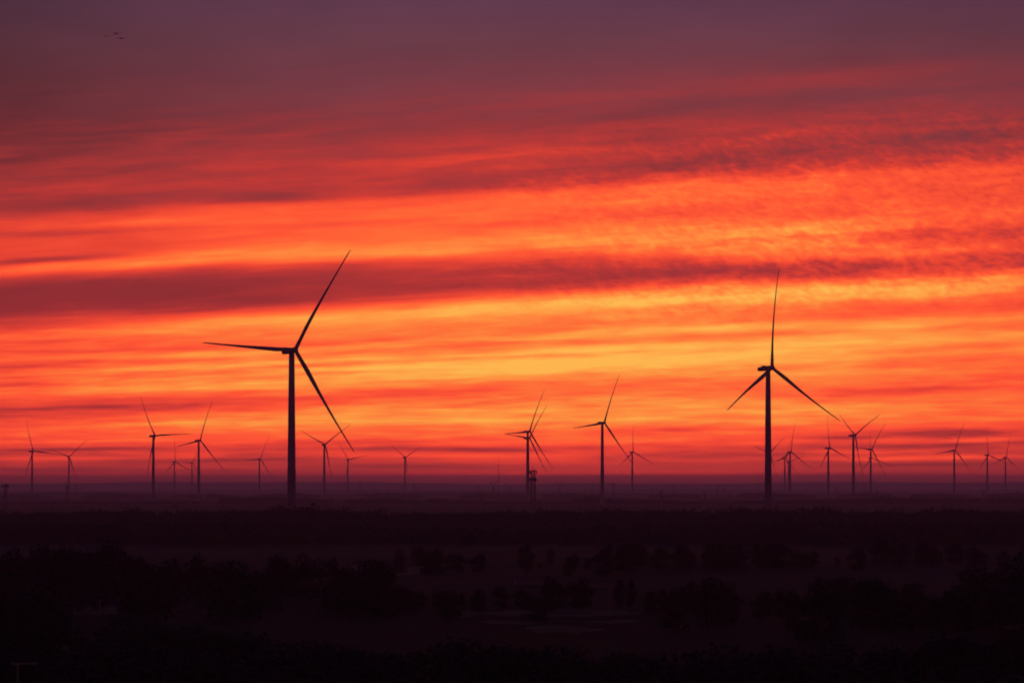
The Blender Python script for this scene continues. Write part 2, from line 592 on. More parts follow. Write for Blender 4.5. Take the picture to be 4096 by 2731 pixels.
meadow('pale field beside the left thicket', [(1400, 2412), (1560, 2408), (1570, 2422), (1440, 2436), (1390, 2426)], M_MEADOW)


# ================================================================== wind turbines
def blade_mesh(R, bend):
    """span along local Z, rotor axis (upwind) along local X, chord near local Y"""
    st_ = [0.0, .02, .045, .08, .12, .16, .20, .25, .32, .40, .50, .60, .70, .79, .87, .93, .97, .99, 1.0]
    n = 12
    verts, faces = [], []
    def lerp(tab, s):
        for (a, va), (b, vb) in zip(tab, tab[1:]):
            if s <= b:
                k = (s - a) / (b - a)
                return va + (vb - va) * k
        return tab[-1][1]
    chord = [(0, 2.5), (.045, 2.5), (.10, 2.7), (.20, 3.05), (.32, 2.6), (.5, 1.85), (.7, 1.2), (.87, .94), (.95, .76), (.985, .6), (1, .25)]
    thick = [(0, 2.7), (.045, 2.65), (.10, 2.2), (.20, 1.45), (.32, .95), (.5, .55), (.7, .32), (.9, .16), (1, .03)]
    twist = [(0, 22), (.2, 15), (.4, 7), (.7, 2), (1, -1)]
    for s in st_:
        z = 1.2 + (R - 1.2) * s
        c, th, tw = lerp(chord, s), lerp(thick, s), -R_(lerp(twist, s) * .9 + 5)
        k_round = max(0.0, 1 - s / 0.18)
        off = bend * (0.35 * s + 0.65 * s * s)
        for k in range(n):
            a = 2 * math.pi * k / n
            cy_ = math.cos(a) * c / 2
            tx = math.sin(a) * th / 2
            if math.cos(a) < 0:                       # thin trailing edge
                tx *= 1 - (1 - k_round) * 0.75 * (-math.cos(a)) ** 1.2
            cy_ -= (1 - k_round) * c * 0.17           # pitch axis near the leading edge
            yy = cy_ * math.cos(tw) - tx * math.sin(tw)
            xx = cy_ * math.sin(tw) + tx * math.cos(tw)
            verts.append((xx + off, yy, z))
    for j in range(len(st_) - 1):
        for k in range(n):
            a = j * n + k; b = j * n + (k + 1) % n
            faces.append((a, b, b + n, a + n))
    faces.append(tuple(range(n - 1, -1, -1)))
    faces.append(tuple((len(st_) - 1) * n + k for k in range(n)))
    return mesh('blade', verts, faces, M_TURB, True)


def tower_mesh(h):
    m = MB()
    zs = [0, .002, .08, .33, .331, .334, .66, .661, .664, 1.0]
    pts = []
    for s in zs:
        r = 2.95 - 1.05 * s - 0.28 * max(0, s - 0.6)
        if s in (.331, .661): r += 0.06
        pts.append((Vector((0, 0, h * s)), r))
    m.ring_tube(pts, 28)
    return m.mesh('tower', M_TURB, True)


def nacelle_mesh():
    m = bmesh.new()
    # rounded box lofted along X, nose at +x; superellipse sections
    xs = [(-9.6, 1.25, 1.15, .08), (-9.4, 1.6, 1.45, .05), (-8.6, 1.8, 1.62, 0), (-5, 1.9, 1.75, 0), (-1, 1.95, 1.85, 0), (1.6, 1.8, 1.75, 0),
          (2.5, 1.5, 1.5, 0), (2.7, 1.35, 1.35, 0)]
    n = 20
    rings = []
    for (x, w, hh, dz) in xs:
        ring = []
        for k in range(n):
            a = 2 * math.pi * k / n
            ca, sa = math.cos(a), math.sin(a)
            e = 0.55
            yy = math.copysign(abs(ca) ** e, ca) * w
            zz = math.copysign(abs(sa) ** e, sa) * hh + dz
            ring.append(m.verts.new((x, yy, zz)))
        rings.append(ring)
    for r0, r1 in zip(rings, rings[1:]):
        for k in range(n):
            m.faces.new((r0[k], r0[(k + 1) % n], r1[(k + 1) % n], r1[k]))
    m.faces.new(rings[0][::-1]); m.faces.new(rings[-1])
    bmesh.ops.recalc_face_normals(m, faces=m.faces)
    me = bpy.data.meshes.new('nacelle')
    m.to_mesh(me); m.free()
    me.materials.append(M_TURB)
    me.polygons.foreach_set('use_smooth', [True] * len(me.polygons))
    return me


def hub_mesh():
    m = MB()
    prof_ = [(-1.5, 1.45), (-1.3, 1.75), (-.4, 1.95), (.5, 1.9), (1.2, 1.6), (1.8, 1.05), (2.1, .5), (2.2, .08)]
    m.ring_tube([(Vector((x, 0, 0)), r) for x, r in prof_], 20)
    return m.mesh('hub', M_TURB, True)


def cooler_mesh():
    m = MB()
    pts = []
    for i in range(9):
        a = math.pi * i / 8
        pts.append((-1.1 * math.cos(a), 0.75 * math.sin(a) ** 0.7 if 0 < i < 8 else 0.0))
    v, f_ = [], []
    for y in (-1.5, 1.5):
        for (x, z) in pts:
            v.append((x, y, z))
    k = len(pts)
    for i in range(k - 1):
        f_.append((i, i + 1, i + 1 + k, i + k))
    f_.append((k - 1, 0, k, 2 * k - 1))
    f_.append(tuple(range(k))[::-1]); f_.append(tuple(range(k, 2 * k)))
    return mesh('cooler', v, f_, M_TURB)


def vane_mesh():
    m = MB()
    m.bar((0, 0, 0), (0, 0, 1.5), 0.07, 6).bar((-.4, -.5, 1.2), (.4, .5, 1.2), 0.05, 5)
    m.box((-.4, -.5, 1.35), (.3, .12, .3)).box((.4, .5, 1.35), (.2, .2, .25))
    return m.mesh('wind_vane', M_DARKSTEEL)


ME_NAC, ME_HUB, ME_COOL, ME_VANE = nacelle_mesh(), hub_mesh(), cooler_mesh(), vane_mesh()

# x of the hub, distance, hub height, yaw, rotor angle, blade length, upwind bend at the tip
TURB = [
    (-1128.9, 13421, 110.5, 51.7, 97, 79.1, 12.7, 'far wind turbine nearest the left edge, one blade level to the right'),
    (-1311.2, 16861, 115.4, 31.8, 48, 74.7, 11.9, 'small wind turbine second from left, blades making a wide V'),
    (-611.8, 9753, 113.3, 48.7, 88, 76.5, 11.4, 'mid-sized wind turbine third from left, blade drooping level to the right'),
    (-1106.3, 18703, 109.2, 48.7, 117, 80.5, 7.1, 'small wind turbine with one blade upright, just right of third turbine from left'),
    (-1223.4, 21800, 118.9, 47.2, 31, 72.0, 11.5, 'faint tiny wind turbine tucked behind and left of the fifth-from-left mid-sized one'),
    (-582.7, 10637, 112.7, 47.9, 20, 77.1, 11.4, 'mid-sized wind turbine between third-from-left turbine and the largest one, blade up-right'),
    (-762.9, 17255, 110.7, 49.5, 26, 79.0, 12.6, 'small lone wind turbine just left of the largest turbine tower'),
    (-138.6, 3637, 112.8, 35.3, 32, 75.6, 9.2, 'largest wind turbine, dark, left of centre, one blade pointing level left'),
    (-405.8, 12363, 117.9, 31.8, 54, 72.7, 11.2, 'wind turbine with V blades just right of the largest turbine tower'),
    (-533.2, 18580, 115.2, 41.4, 80, 74.8, 9.9, 'small wind turbine below the lowest blade tip of the largest turbine'),
    (-328.0, 17563, 117.6, 39.6, 61, 72.9, 9.6, 'small lone wind turbine with V blades left of picture centre'),
    (28.6, 9180, 115.0, 49.5, 26, 75.0, 9.6, 'higher-hubbed of two overlapping wind turbines at the lattice telecom tower'),
    (32.8, 10525, 116.1, 45.6, 35, 74.1, 9.4, 'lower-hubbed of two overlapping wind turbines at the lattice telecom tower'),
    (130.7, 8044, 116.2, 45.6, 23, 74.0, 8.2, 'mid-sized wind turbine standing alone right of the lattice telecom tower'),
    (321.6, 15088, 118.8, 41.4, 118, 72.1, 9.7, 'small wind turbine touched by the long lower blade of its bigger left neighbour'),
    (199.7, 4365, 116.7, 46.6, 3, 76.2, 10.4, 'second largest wind turbine, dark, right of centre, one blade straight up'),
    (741.1, 16325, 123.3, 33.9, 48, 69.2, 4.8, 'far wind turbine hidden behind the tower of the second largest turbine'),
    (705.0, 14362, 114.0, 41.4, 7, 75.9, 12.1, 'tallest of three clustered small wind turbines right of the second largest tower'),
    (891.4, 18541, 119.1, 35.9, 21, 71.9, 10.5, 'leftmost of three clustered small wind turbines right of the second largest tower'),
    (967.2, 19827, 113.0, 52.4, 75, 76.7, 12.3, 'lowest, middle one of three clustered small wind turbines right of second largest tower'),
    (715.1, 12802, 113.6, 53.1, 111, 76.2, 9.1, 'wind turbine with near upright blade, between three-turbine cluster and V-bladed turbine'),
    (605.3, 10031, 116.7, 52.4, 61, 73.6, 11.8, 'mid-sized wind turbine whose blade tip meets the long blade of second largest turbine'),
    (855.5, 13519, 115.3, 43.9, 33, 74.7, 12.0, 'higher-hubbed of two wind turbines sharing one line near the right side'),
    (1059.8, 16765, 111.6, 35.9, 111, 78.1, 12.5, 'lower-hubbed of two wind turbines sharing one line near the right side'),
    (1091.4, 14007, 116.1, 35.9, 22, 74.1, 8.1, 'lone wind turbine, third from the right edge'),
    (1302.8, 15558, 113.2, 43.1, 111, 76.6, 12.2, 'wind turbine second from the right edge'),
    (1514.5, 17431, 116.5, 37.8, 12, 73.8, 10.5, 'wind turbine nearest the right edge'),
]
OVERHANG = 4.2
TILT = R_(5.0)                      # shaft tilt
for (hx, D, H, yaw, ph, Rb, bend, label) in TURB:
    psi = R_(yaw)
    nose = Vector((math.sin(psi), -math.cos(psi), 0))       # upwind: to the right and towards the viewer
    rz = math.atan2(nose.y, nose.x)
    base = Vector((hx, D, 0)) - nose * OVERHANG
    root = empty('wind_turbine', base, rz)
    tag(root, label, 'wind turbine', 'wind turbines standing across the plain')
    part('tower', tower_mesh(H - 1.7), root)
    nac = part('nacelle', ME_NAC, root, (0, 0, H - OVERHANG * math.sin(TILT)), (0, -TILT, 0))
    part('cooler', ME_COOL, nac, (-4.2, 0, 1.70))
    part('wind_vane', ME_VANE, nac, (-7.6, 0, 1.62))
    part('hub', ME_HUB, root, (OVERHANG, 0, H), (0, -TILT, 0))
    bme = blade_mesh(Rb, bend)
    for k in range(3):
        # rotor angle clockwise from straight up as seen; screen right lies on local +Y for a nose towards the viewer
        ang = R_(ph + 120 * k)
        part('blade', bme, root, (OVERHANG, 0, H), (Matrix.Rotation(-TILT, 3, 'Y') @ Matrix.Rotation(-ang, 3, 'X')).to_euler())


# ================================================================== lattice masts and pylons
def lattice(m, w0, w1, h, step, r, z0=0.0):
    """four-legged square lattice: braces only"""
    z = z0
    s = -1
    while z < h - 0.5 * step:
        z2 = min(z + step, h)
        a = w0 + (w1 - w0) * z / h; b = w0 + (w1 - w0) * z2 / h
        ca = [(-a, -a), (a, -a), (a, a), (-a, a)]
        cb = [(-b, -b), (b, -b), (b, b), (-b, b)]
        for k in range(4):
            k2 = (k + 1) % 4
            m.bar((*ca[k], z), (*cb[k2], z2), r)
            m.bar((*ca[k2], z), (*cb[k], z2), r)
            m.bar((*cb[k], z2), (*cb[k2], z2), r)
        z = z2
    return m


def lattice_mast(name, px, D, top_py, w0, w1, label, head, leg_r=.12, br=.06, step=2.4, cat='mast', group=None):
    h = row_z(top_py, D)
    root = empty(name, (col_x(px, D), D, 0), 0.35)
    tag(root, label, cat, group)
    for (sx, sy) in ((-1, -1), (1, -1), (1, 1), (-1, 1)):
        part('leg', MB().bar((sx * w0, sy * w0, -.2), (sx * w1, sy * w1, h), leg_r, 6).mesh('leg', M_STEEL), root)
    part('bracing', lattice(MB(), w0, w1, h, step, br).mesh('bracing', M_STEEL), root)
    head(root, h, w1)
    return root


def platform(root, z, w, n, seed, hh=2.0):
    rnd = random.Random(seed)
    m = MB()
    r = w + 1.0
    m.box((0, 0, z), (2 * r, 2 * r, .12))
    for k in range(4):
        a = [(-r, -r), (r, -r), (r, r), (-r, r)][k]; b = [(r, -r), (r, r), (-r, r), (-r, -r)][k]
        m.bar((*a, z + 1.1), (*b, z + 1.1), .04)
        m.bar((*a, z), (*a, z + 1.1), .04)
    pl = part('platform', m.mesh('platform', M_STEEL), root)
    for k in range(n):
        a = 2 * math.pi * (k + rnd.random() * .5) / n
        rr = r + .35
        b = MB()
        hgt = hh * rnd.uniform(.7, 1.15)
        c = (rr * math.cos(a), rr * math.sin(a), z + .7 + rnd.uniform(-.2, .3))
        b.box(c, (.28, .55, hgt), a).bar((c[0] * .93, c[1] * .93, z - .3), (c[0] * .93, c[1] * .93, z + 1.7), .05)
        part('antenna_panel', b.mesh('antenna_panel', M_DARKSTEEL), pl)


def dish(root, z, w, ang, r=.6):
    m = MB()
    d = Vector((math.cos(ang), math.sin(ang), 0))
    c = d * (w + .5) + Vector((0, 0, z))
    m.ring_tube([(c, r * .55), (c + d * .15, r), (c + d * .45, r * 1.02), (c + d * .5, r * .9)], 14)
    m.bar(d * w + Vector((0, 0, z)), c, .06)
    part('dish', m.mesh('dish', M_DARKSTEEL), root)


def telecom_head(root, h, w):
    platform(root, h - 2.2, w, 7, 1)
    platform(root, h - 7.0, w, 8, 2)
    for i, (z, a) in enumerate(((h - 10.4, .3), (h - 10.9, 2.6), (h - 12.2, -.7), (h - 5.2, 1.0), (h - 8.8, 3.4))):
        dish(root, z, w, a, (.7, .6, .45, .5, .6)[i])
    part('whip_antenna', MB().ring_tube([((-.3, 0, h - .5), .07), ((-.3, 0, h + 2.4), .06), ((-.3, 0, h + 6.0), .025)], 6).mesh('whip_antenna', M_STEEL), root)


lattice_mast('telecom_tower', 2132, 3620, 1878, 1.75, .85, 'lattice telecom tower with two antenna platforms in front of central overlapping turbines',
             telecom_head, .15, .07, 2.3, 'telecom tower')


def small_head(seed, n=5, hh=1.8):
    def f_(root, h, w):
        platform(root, h - .4, w, n, seed, hh)
        part('whip_antenna', MB().ring_tube([((.2, 0, h - .5), .06), ((.2, 0, h + 2.6), .03)], 6).mesh('whip_antenna', M_STEEL), root)
    return f_


def plain_head(root, h, w):
    part('whip_antenna', MB().ring_tube([((0, 0, h - .3), .08), ((0, 0, h + 3.0), .03)], 6).mesh('whip_antenna', M_STEEL), root)
    dish(root, h - 3, w, -1.2, .7)


lattice_mast('radio_mast', 22, 3620, 1944, .95, .75, 'dark lattice mast with one wide antenna platform at the far left edge',
             small_head(5, 8, 1.6), .14, .05, 2.2)
G_M = 'small masts far off in the haze'
for (px, D, top, w0, w1, head, label) in [
    (268, 7200, 1944, 1.3, .9, small_head(6), 'short hazy mast beside the tower of the second turbine from left'),
    (304, 11500, 1938, 1.6, .9, plain_head, 'faint mast just right of the second turbine from left'),
    (640, 12500, 1950, 1.6, 1.0, plain_head, 'faint short mast just right of the third turbine from left'),
    (1441, 13000, 1930, 2.0, 1.3, plain_head, 'stout faint mast right of the small turbine under the largest blade tip'),
    (1482, 14500, 1942, 2.2, 1.2, plain_head, 'left of two faint twin masts between two small turbines left of centre'),
    (1500, 14500, 1942, 2.2, 1.2, plain_head, 'right of two faint twin masts between two small turbines left of centre'),
    (1657, 12500, 1932, 1.8, 1.0, small_head(7, 4), 'faint mast right of the lone V-bladed turbine left of centre'),
    (1926, 6200, 1967, 1.1, .8, small_head(8, 3), 'short dark mast rising from the tree line left of the telecom tower'),
    (1915, 13500, 1941, 1.9, 1.1, plain_head, 'faint mast left of the horned power pylon near centre'),
    (2024, 13500, 1934, 1.8, 1.0, small_head(9, 4), 'faint mast between guyed mast and telecom tower, the taller of two'),
    (2041, 13800, 1941, 2.4, 1.8, small_head(10, 4), 'faint mast between guyed mast and telecom tower, the shorter of two'),
    (2369, 14500, 1941, 2.0, 1.2, plain_head, 'faint mast left of the mid-sized turbine right of the telecom tower'),
    (2455, 9800, 1935, 1.4, .9, small_head(11, 4), 'hazy mast right of the mid-sized turbine right of the telecom tower'),
    (2645, 6000, 1968, .7, .55, small_head(12, 6), 'short dark mast with platform in the gap left of the second largest turbine'),
    (2697, 13500, 1937, 1.8, 1.0, plain_head, 'faint mast between the short platform mast and the right-hand power pylon'),
    (2818, 6600, 1968, .9, .5, plain_head, 'short hazy mast on the tree line left of the right-hand power pylon'),
    (2895, 14500, 1943, 1.9, 1.1, plain_head, 'faint mast just right of the right-hand power pylon'),
    (3345, 12000, 1941, 1.8, 1.2, plain_head, 'faint mast just right of the turbine with the near upright blade'),
    (3456, 12500, 1940, 2.3, 1.6, small_head(13, 5), 'faint wide-topped mast between two turbines near the right side'),
    (3933, 7800, 1966, 1.0, .7, small_head(14, 4), 'short hazy mast just left of the second turbine from right edge'),
]:
    lattice_mast('radio_mast', px, D, top, w0, w1, label, head, .16, .08, 4.5, 'mast', G_M)


# guyed mast
def guyed():
    D = 10200
    h = row_z(1817, D)
    root = empty('guyed_mast', (col_x(1995, D), D, 0))
    tag(root, 'very thin tall guyed mast left of the telecom tower', 'mast')
    part('pole', MB().ring_tube([((0, 0, 0), .5), ((0, 0, h * .8), .42), ((0, 0, h * .82), .2), ((0, 0, h), .1)], 8).mesh('pole', M_STEEL), root)
    for k in range(3):
        a = 2 * math.pi * k / 3 + .4
        for zz in (.5, .78):
            part('guy_wire', MB().bar((0, 0, h * zz), (math.cos(a) * h * .45, math.sin(a) * h * .45, 0), .02, 3).mesh('guy_wire', M_STEEL), root)


guyed()


def pylon(px, D, top, label, rz):
    h = row_z(top, D)
    root = empty('power_pylon', (col_x(px, D), D, 0), rz)
    tag(root, label, 'pylon', 'horned power pylons far off in the haze')
    waist = h * .68
    b = MB()
    w0, w1 = 4.0, 1.1
    for (sx, sy) in ((-1, -1), (1, -1), (1, 1), (-1, 1)):
        part('leg', MB().bar((sx * w0, sy * w0, 0), (sx * w1, sy * w1, waist), .22, 5).mesh('leg', M_STEEL), root)
    part('bracing', lattice(b, w0, w1, waist, waist / 6, .1).mesh('bracing', M_STEEL), root)
    for s in (-1, 1):
        m = MB()
        for y in (-.9, .9):
            m.bar((s * .9, y, waist), (s * 5.2, y * .7, h * .9), .24, 5)
            m.bar((s * 1.0, y, waist + .5), (s * 4.0, y * .7, h * .92), .16, 5)
            m.bar((s * 5.2, y * .7, h * .9), (s * 7.8, 0, h), .2, 5)
        for k in range(4):
            m.bar((s * (1.2 + k), -.8, waist + (h * .9 - waist) * (k / 4.0)), (s * (2.2 + k), .8, waist + (h * .9 - waist) * ((k + 1) / 4.0)), .1, 4)
        part('horn', m.mesh('horn', M_STEEL), root)
    m = MB()
    for y in (-.6, .6):
        m.bar((-8.6, 0, h * .90), (-5.2, y, h * .915), .16, 4).bar((8.6, 0, h * .90), (5.2, y, h * .915), .16, 4)
        m.bar((-5.2, y, h * .90), (5.2, y, h * .90), .18, 4).bar((-5.2, y, h * .93), (5.2, y, h * .93), .14, 4)
    part('crossarm', m.mesh('crossarm', M_STEEL), root)
    for x in (-8.2, 0, 8.2):
        part('insulator', MB().ring_tube([((x, 0, h * .90), .15), ((x, 0, h * .84), .15)], 6).mesh('insulator', M_DARKSTEEL), root)


pylon(1974, 11000, 1923, 'horned power pylon left of the guyed mast near centre', .25)
pylon(2238, 11500, 1923, 'horned power pylon right of the telecom tower', .1)
pylon(2870, 13500, 1935, 'horned power pylon left of the second largest turbine', .2)


# ================================================================== woods, trees and shrubs
def leaf_cloud(rnd, verts, faces, cx, cy_, cz, rx, ry, rz, n, size):
    """n small leaf clumps through an ellipsoid, denser towards its skin"""
    for _ in range(n):
        while True:
            d = Vector((rnd.uniform(-1, 1), rnd.uniform(-1, 1), rnd.uniform(-1, 1)))
            if 0.05 < d.length <= 1:
                break
        d = d.normalized() * (d.length ** 0.55) * (rnd.uniform(1.0, 1.5) if rnd.random() < .2 else 1.0)
        c = Vector((cx + d.x * rx, cy_ + d.y * ry, cz + d.z * rz))
        a = Vector((rnd.gauss(0, 1), rnd.gauss(0, 1), rnd.gauss(0, 1))).normalized()
        b = a.orthogonal().normalized()
        e = a.cross(b)
        s = size * rnd.uniform(.6, 1.3)
        i = len(verts)
        verts.append(tuple(c + b * s)); verts.append(tuple(c + e * s * .8)); verts.append(tuple(c - b * s)); verts.append(tuple(c - e * s * .8))
        faces.append((i, i + 1, i + 2, i + 3))


def tree_proto(seed, kind):
    """trunk and crown meshes of a tree 1 unit = 1 m, about 10 m tall"""
    rnd = random.Random(seed)
    tm = MB()
    cv_, cf_ = [], []
    if kind == 'broad':
        lean = rnd.uniform(-.3, .3)
        tm.ring_tube([((0, 0, -.2), .32), ((lean * .3, 0, 1.5), .22), ((lean, .1, 4), .16), ((lean * 1.4, .1, 7.5), .05)], 7)
        for k in range(8):
            a = k * 2.4 + rnd.random()
            z0 = rnd.uniform(1.6, 4.5)
            L = rnd.uniform(1.6, 2.8)
            e = (lean * z0 / 4 + math.cos(a) * L, math.sin(a) * L, z0 + rnd.uniform(1.2, 2.6))
            tm.ring_tube([((lean * z0 / 4, 0, z0), .11), (e, .03)], 5)
            leaf_cloud(rnd, cv_, cf_, e[0], e[1], e[2] + .5, rnd.uniform(1.2, 1.9), rnd.uniform(1.2, 1.9), rnd.uniform(1.0, 1.6), 130, .26)
        for k in range(5):
            a = rnd.uniform(0, 6.28)
            rr = rnd.uniform(0, 1.4)
            leaf_cloud(rnd, cv_, cf_, lean + math.cos(a) * rr, math.sin(a) * rr, rnd.uniform(5.8, 8.6), 1.4, 1.4, 1.35, 130, .25)
        for k in range(16):                            # bare twigs through the top of the crown
            a = rnd.uniform(0, 6.28)
            rr = rnd.uniform(.2, 2.6)
            z0 = rnd.uniform(4.0, 7.5)
            tm.ring_tube([((lean + math.cos(a) * rr * .5, math.sin(a) * rr * .5, z0), .04), ((lean + math.cos(a) * rr * 1.25, math.sin(a) * rr * 1.25, z0 + rnd.uniform(1.5, 3.0)), .012)], 3)
        for k in range(7):
            a = k * .9 + rnd.random()
            rr = rnd.uniform(.6, 2.4)
            leaf_cloud(rnd, cv_, cf_, math.cos(a) * rr, math.sin(a) * rr, rnd.uniform(1.0, 2.6), 1.5, 1.5, 1.3, 90, .28)
    elif kind == 'poplar':
        tm.ring_tube([((0, 0, -.2), .24), ((0, 0, 3), .17), ((.1, 0, 9), .04)], 7)
        for k in range(12):
            z = 1.4 + k * .72
            w = 1.35 * math.sin(math.pi * min(1, (k + 2.2) / 14.5)) + .25
            a = rnd.uniform(0, 6.28)
            e = (math.cos(a) * w * .55, math.sin(a) * w * .55, z + .8)
            tm.ring_tube([((0, 0, z - .4), .06), (e, .02)], 4)
            leaf_cloud(rnd, cv_, cf_, e[0] * .7, e[1] * .7, z + .5, w, w, .95, 110, .22)
    else:                                              # shrub
        for k in range(7):
            a = k * .9 + rnd.random()
            L = rnd.uniform(.8, 2.6)
            e = (math.cos(a) * L, math.sin(a) * L, rnd.uniform(1.6, 3.8))
            tm.ring_tube([((math.cos(a) * .2, math.sin(a) * .2, -.2), .1), ((e[0] * .5, e[1] * .5, e[2] * .55), .07), (e, .02)], 5)
            leaf_cloud(rnd, cv_, cf_, e[0], e[1], e[2], rnd.uniform(1.0, 1.6), rnd.uniform(1.0, 1.6), rnd.uniform(.9, 1.5), 150, .2)
            leaf_cloud(rnd, cv_, cf_, e[0] * .8, e[1] * .8, e[2] * .5, 1.2, 1.2, 1.3, 70, .2)
    return tm.mesh('trunk', M_BARK), mesh('crown', cv_, cf_, M_LEAF[seed % 3])


PROTO = {'broad': [tree_proto(s, 'broad') for s in (1, 2, 3, 4)],
         'poplar': [tree_proto(s, 'poplar') for s in (5, 6)],
         'shrub': [tree_proto(s, 'shrub') for s in (7, 8, 9)]}
HGT = {'broad': 9.9, 'poplar': 11.2, 'shrub': 5.0}
rng = random.Random(42)


def plant(kind, px, D, top_py, label, group, wid=1.0, name=None):
    x = col_x(px, D)
    z = ground_z(x, D)
    h = max(1.2, row_z(top_py, D) - z)
    s = h / HGT[kind]
    tr, cr = rng.choice(PROTO[kind])
    root = empty(name or {'broad': 'broadleaf_tree', 'poplar': 'poplar_tree', 'shrub': 'shrub'}[kind], (x, D, z), rng.uniform(0, 6.28))
    root.scale = (s * wid, s * wid, s)
    tag(root, label, 'shrub' if kind == 'shrub' else 'tree', group)
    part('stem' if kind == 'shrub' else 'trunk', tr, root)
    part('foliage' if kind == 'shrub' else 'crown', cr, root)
    return root


ORD = ('first second third fourth fifth sixth seventh eighth ninth tenth eleventh twelfth thirteenth fourteenth fifteenth sixteenth seventeenth '
       'eighteenth nineteenth twentieth twenty-first twenty-second twenty-third twenty-fourth twenty-fifth twenty-sixth twenty-seventh twenty-eighth '
       'twenty-ninth thirtieth thirty-first thirty-second thirty-third thirty-fourth thirty-fifth thirty-sixth').split()


def row(kind, pts, D, dD, label, group, step, jit, wid=1.0):
    """plants along a top line given as (column, row) points"""
    x = pts[0][0]
    made = []
    while x < pts[-1][0]:
        for (x0, y0), (x1, y1) in zip(pts, pts[1:]):
            if x0 <= x <= x1:
                y = y0 + (y1 - y0) * (x - x0) / max(1, x1 - x0)
        made.append(plant(kind, x, D + rng.uniform(-dD, dD), y + rng.gauss(0, 1) * jit * .9 + rng.choice((0, 0, 0, 1.5, 3)) * jit, label, group, wid * rng.uniform(.75, 1.45)))
        x += step * rng.uniform(.35, 1.6)
    made = [o for o in made if -20 < o.location.x / o.location.y * FPX + 2048 < 4116]
    for k, o in enumerate(made):
        if len(made) > 1:
            o['label'] = ORD[k] + ' from left, ' + label


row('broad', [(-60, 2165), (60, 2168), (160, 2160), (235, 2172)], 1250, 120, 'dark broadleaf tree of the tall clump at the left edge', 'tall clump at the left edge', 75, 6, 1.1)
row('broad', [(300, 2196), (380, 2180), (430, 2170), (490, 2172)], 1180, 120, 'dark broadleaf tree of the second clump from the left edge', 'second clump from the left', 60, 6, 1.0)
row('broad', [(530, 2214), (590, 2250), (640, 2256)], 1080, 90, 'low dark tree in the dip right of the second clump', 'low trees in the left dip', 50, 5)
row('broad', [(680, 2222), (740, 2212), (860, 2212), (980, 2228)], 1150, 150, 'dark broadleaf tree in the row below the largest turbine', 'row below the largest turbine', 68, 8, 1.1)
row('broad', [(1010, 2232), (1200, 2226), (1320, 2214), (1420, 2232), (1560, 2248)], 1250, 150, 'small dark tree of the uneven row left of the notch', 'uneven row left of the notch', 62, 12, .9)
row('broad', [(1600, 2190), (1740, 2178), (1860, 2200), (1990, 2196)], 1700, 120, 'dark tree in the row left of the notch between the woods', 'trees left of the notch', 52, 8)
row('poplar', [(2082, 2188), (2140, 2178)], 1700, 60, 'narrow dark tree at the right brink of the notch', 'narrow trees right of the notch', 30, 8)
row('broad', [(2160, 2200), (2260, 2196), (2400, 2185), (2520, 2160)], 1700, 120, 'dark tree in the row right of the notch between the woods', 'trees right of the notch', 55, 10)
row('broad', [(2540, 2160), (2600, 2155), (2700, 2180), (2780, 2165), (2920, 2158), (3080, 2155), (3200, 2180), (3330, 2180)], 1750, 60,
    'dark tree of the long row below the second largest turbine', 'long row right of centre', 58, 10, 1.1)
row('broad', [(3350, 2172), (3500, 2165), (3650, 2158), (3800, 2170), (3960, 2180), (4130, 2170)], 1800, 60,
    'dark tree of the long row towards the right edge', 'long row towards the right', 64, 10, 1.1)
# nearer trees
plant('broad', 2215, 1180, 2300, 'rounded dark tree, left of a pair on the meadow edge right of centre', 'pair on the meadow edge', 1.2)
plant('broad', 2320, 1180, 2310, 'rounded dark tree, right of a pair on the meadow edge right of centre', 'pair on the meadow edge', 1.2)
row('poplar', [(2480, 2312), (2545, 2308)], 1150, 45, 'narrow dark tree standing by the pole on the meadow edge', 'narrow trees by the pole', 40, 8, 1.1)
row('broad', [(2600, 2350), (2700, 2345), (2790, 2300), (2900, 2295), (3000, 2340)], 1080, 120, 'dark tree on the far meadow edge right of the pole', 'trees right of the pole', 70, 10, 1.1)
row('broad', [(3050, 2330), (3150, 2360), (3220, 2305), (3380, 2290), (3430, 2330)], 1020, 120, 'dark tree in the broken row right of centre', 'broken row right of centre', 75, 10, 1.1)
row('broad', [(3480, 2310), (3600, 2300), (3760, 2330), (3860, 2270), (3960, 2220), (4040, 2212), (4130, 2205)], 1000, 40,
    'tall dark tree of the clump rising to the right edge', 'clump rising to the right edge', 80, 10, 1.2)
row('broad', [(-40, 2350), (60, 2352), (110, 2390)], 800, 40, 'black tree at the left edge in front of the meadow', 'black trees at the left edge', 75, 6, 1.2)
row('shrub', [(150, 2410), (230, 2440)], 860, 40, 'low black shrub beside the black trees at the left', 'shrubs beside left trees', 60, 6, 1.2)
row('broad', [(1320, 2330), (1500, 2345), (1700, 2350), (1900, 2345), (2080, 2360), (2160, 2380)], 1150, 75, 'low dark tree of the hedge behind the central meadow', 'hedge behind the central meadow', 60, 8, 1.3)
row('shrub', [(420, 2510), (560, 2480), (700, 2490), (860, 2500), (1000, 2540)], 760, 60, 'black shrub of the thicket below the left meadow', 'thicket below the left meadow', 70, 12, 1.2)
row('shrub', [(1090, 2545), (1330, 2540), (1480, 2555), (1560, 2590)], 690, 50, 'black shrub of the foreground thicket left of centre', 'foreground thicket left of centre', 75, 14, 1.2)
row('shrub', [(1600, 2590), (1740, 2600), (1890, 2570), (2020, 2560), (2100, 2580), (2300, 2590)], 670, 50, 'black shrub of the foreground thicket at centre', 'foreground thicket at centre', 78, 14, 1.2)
row('shrub', [(2340, 2620), (2440, 2570), (2530, 2600), (2700, 2600), (2860, 2610), (3000, 2585)], 650, 50, 'black shrub of the foreground thicket right of centre', 'foreground thicket right of centre', 80, 14, 1.2)
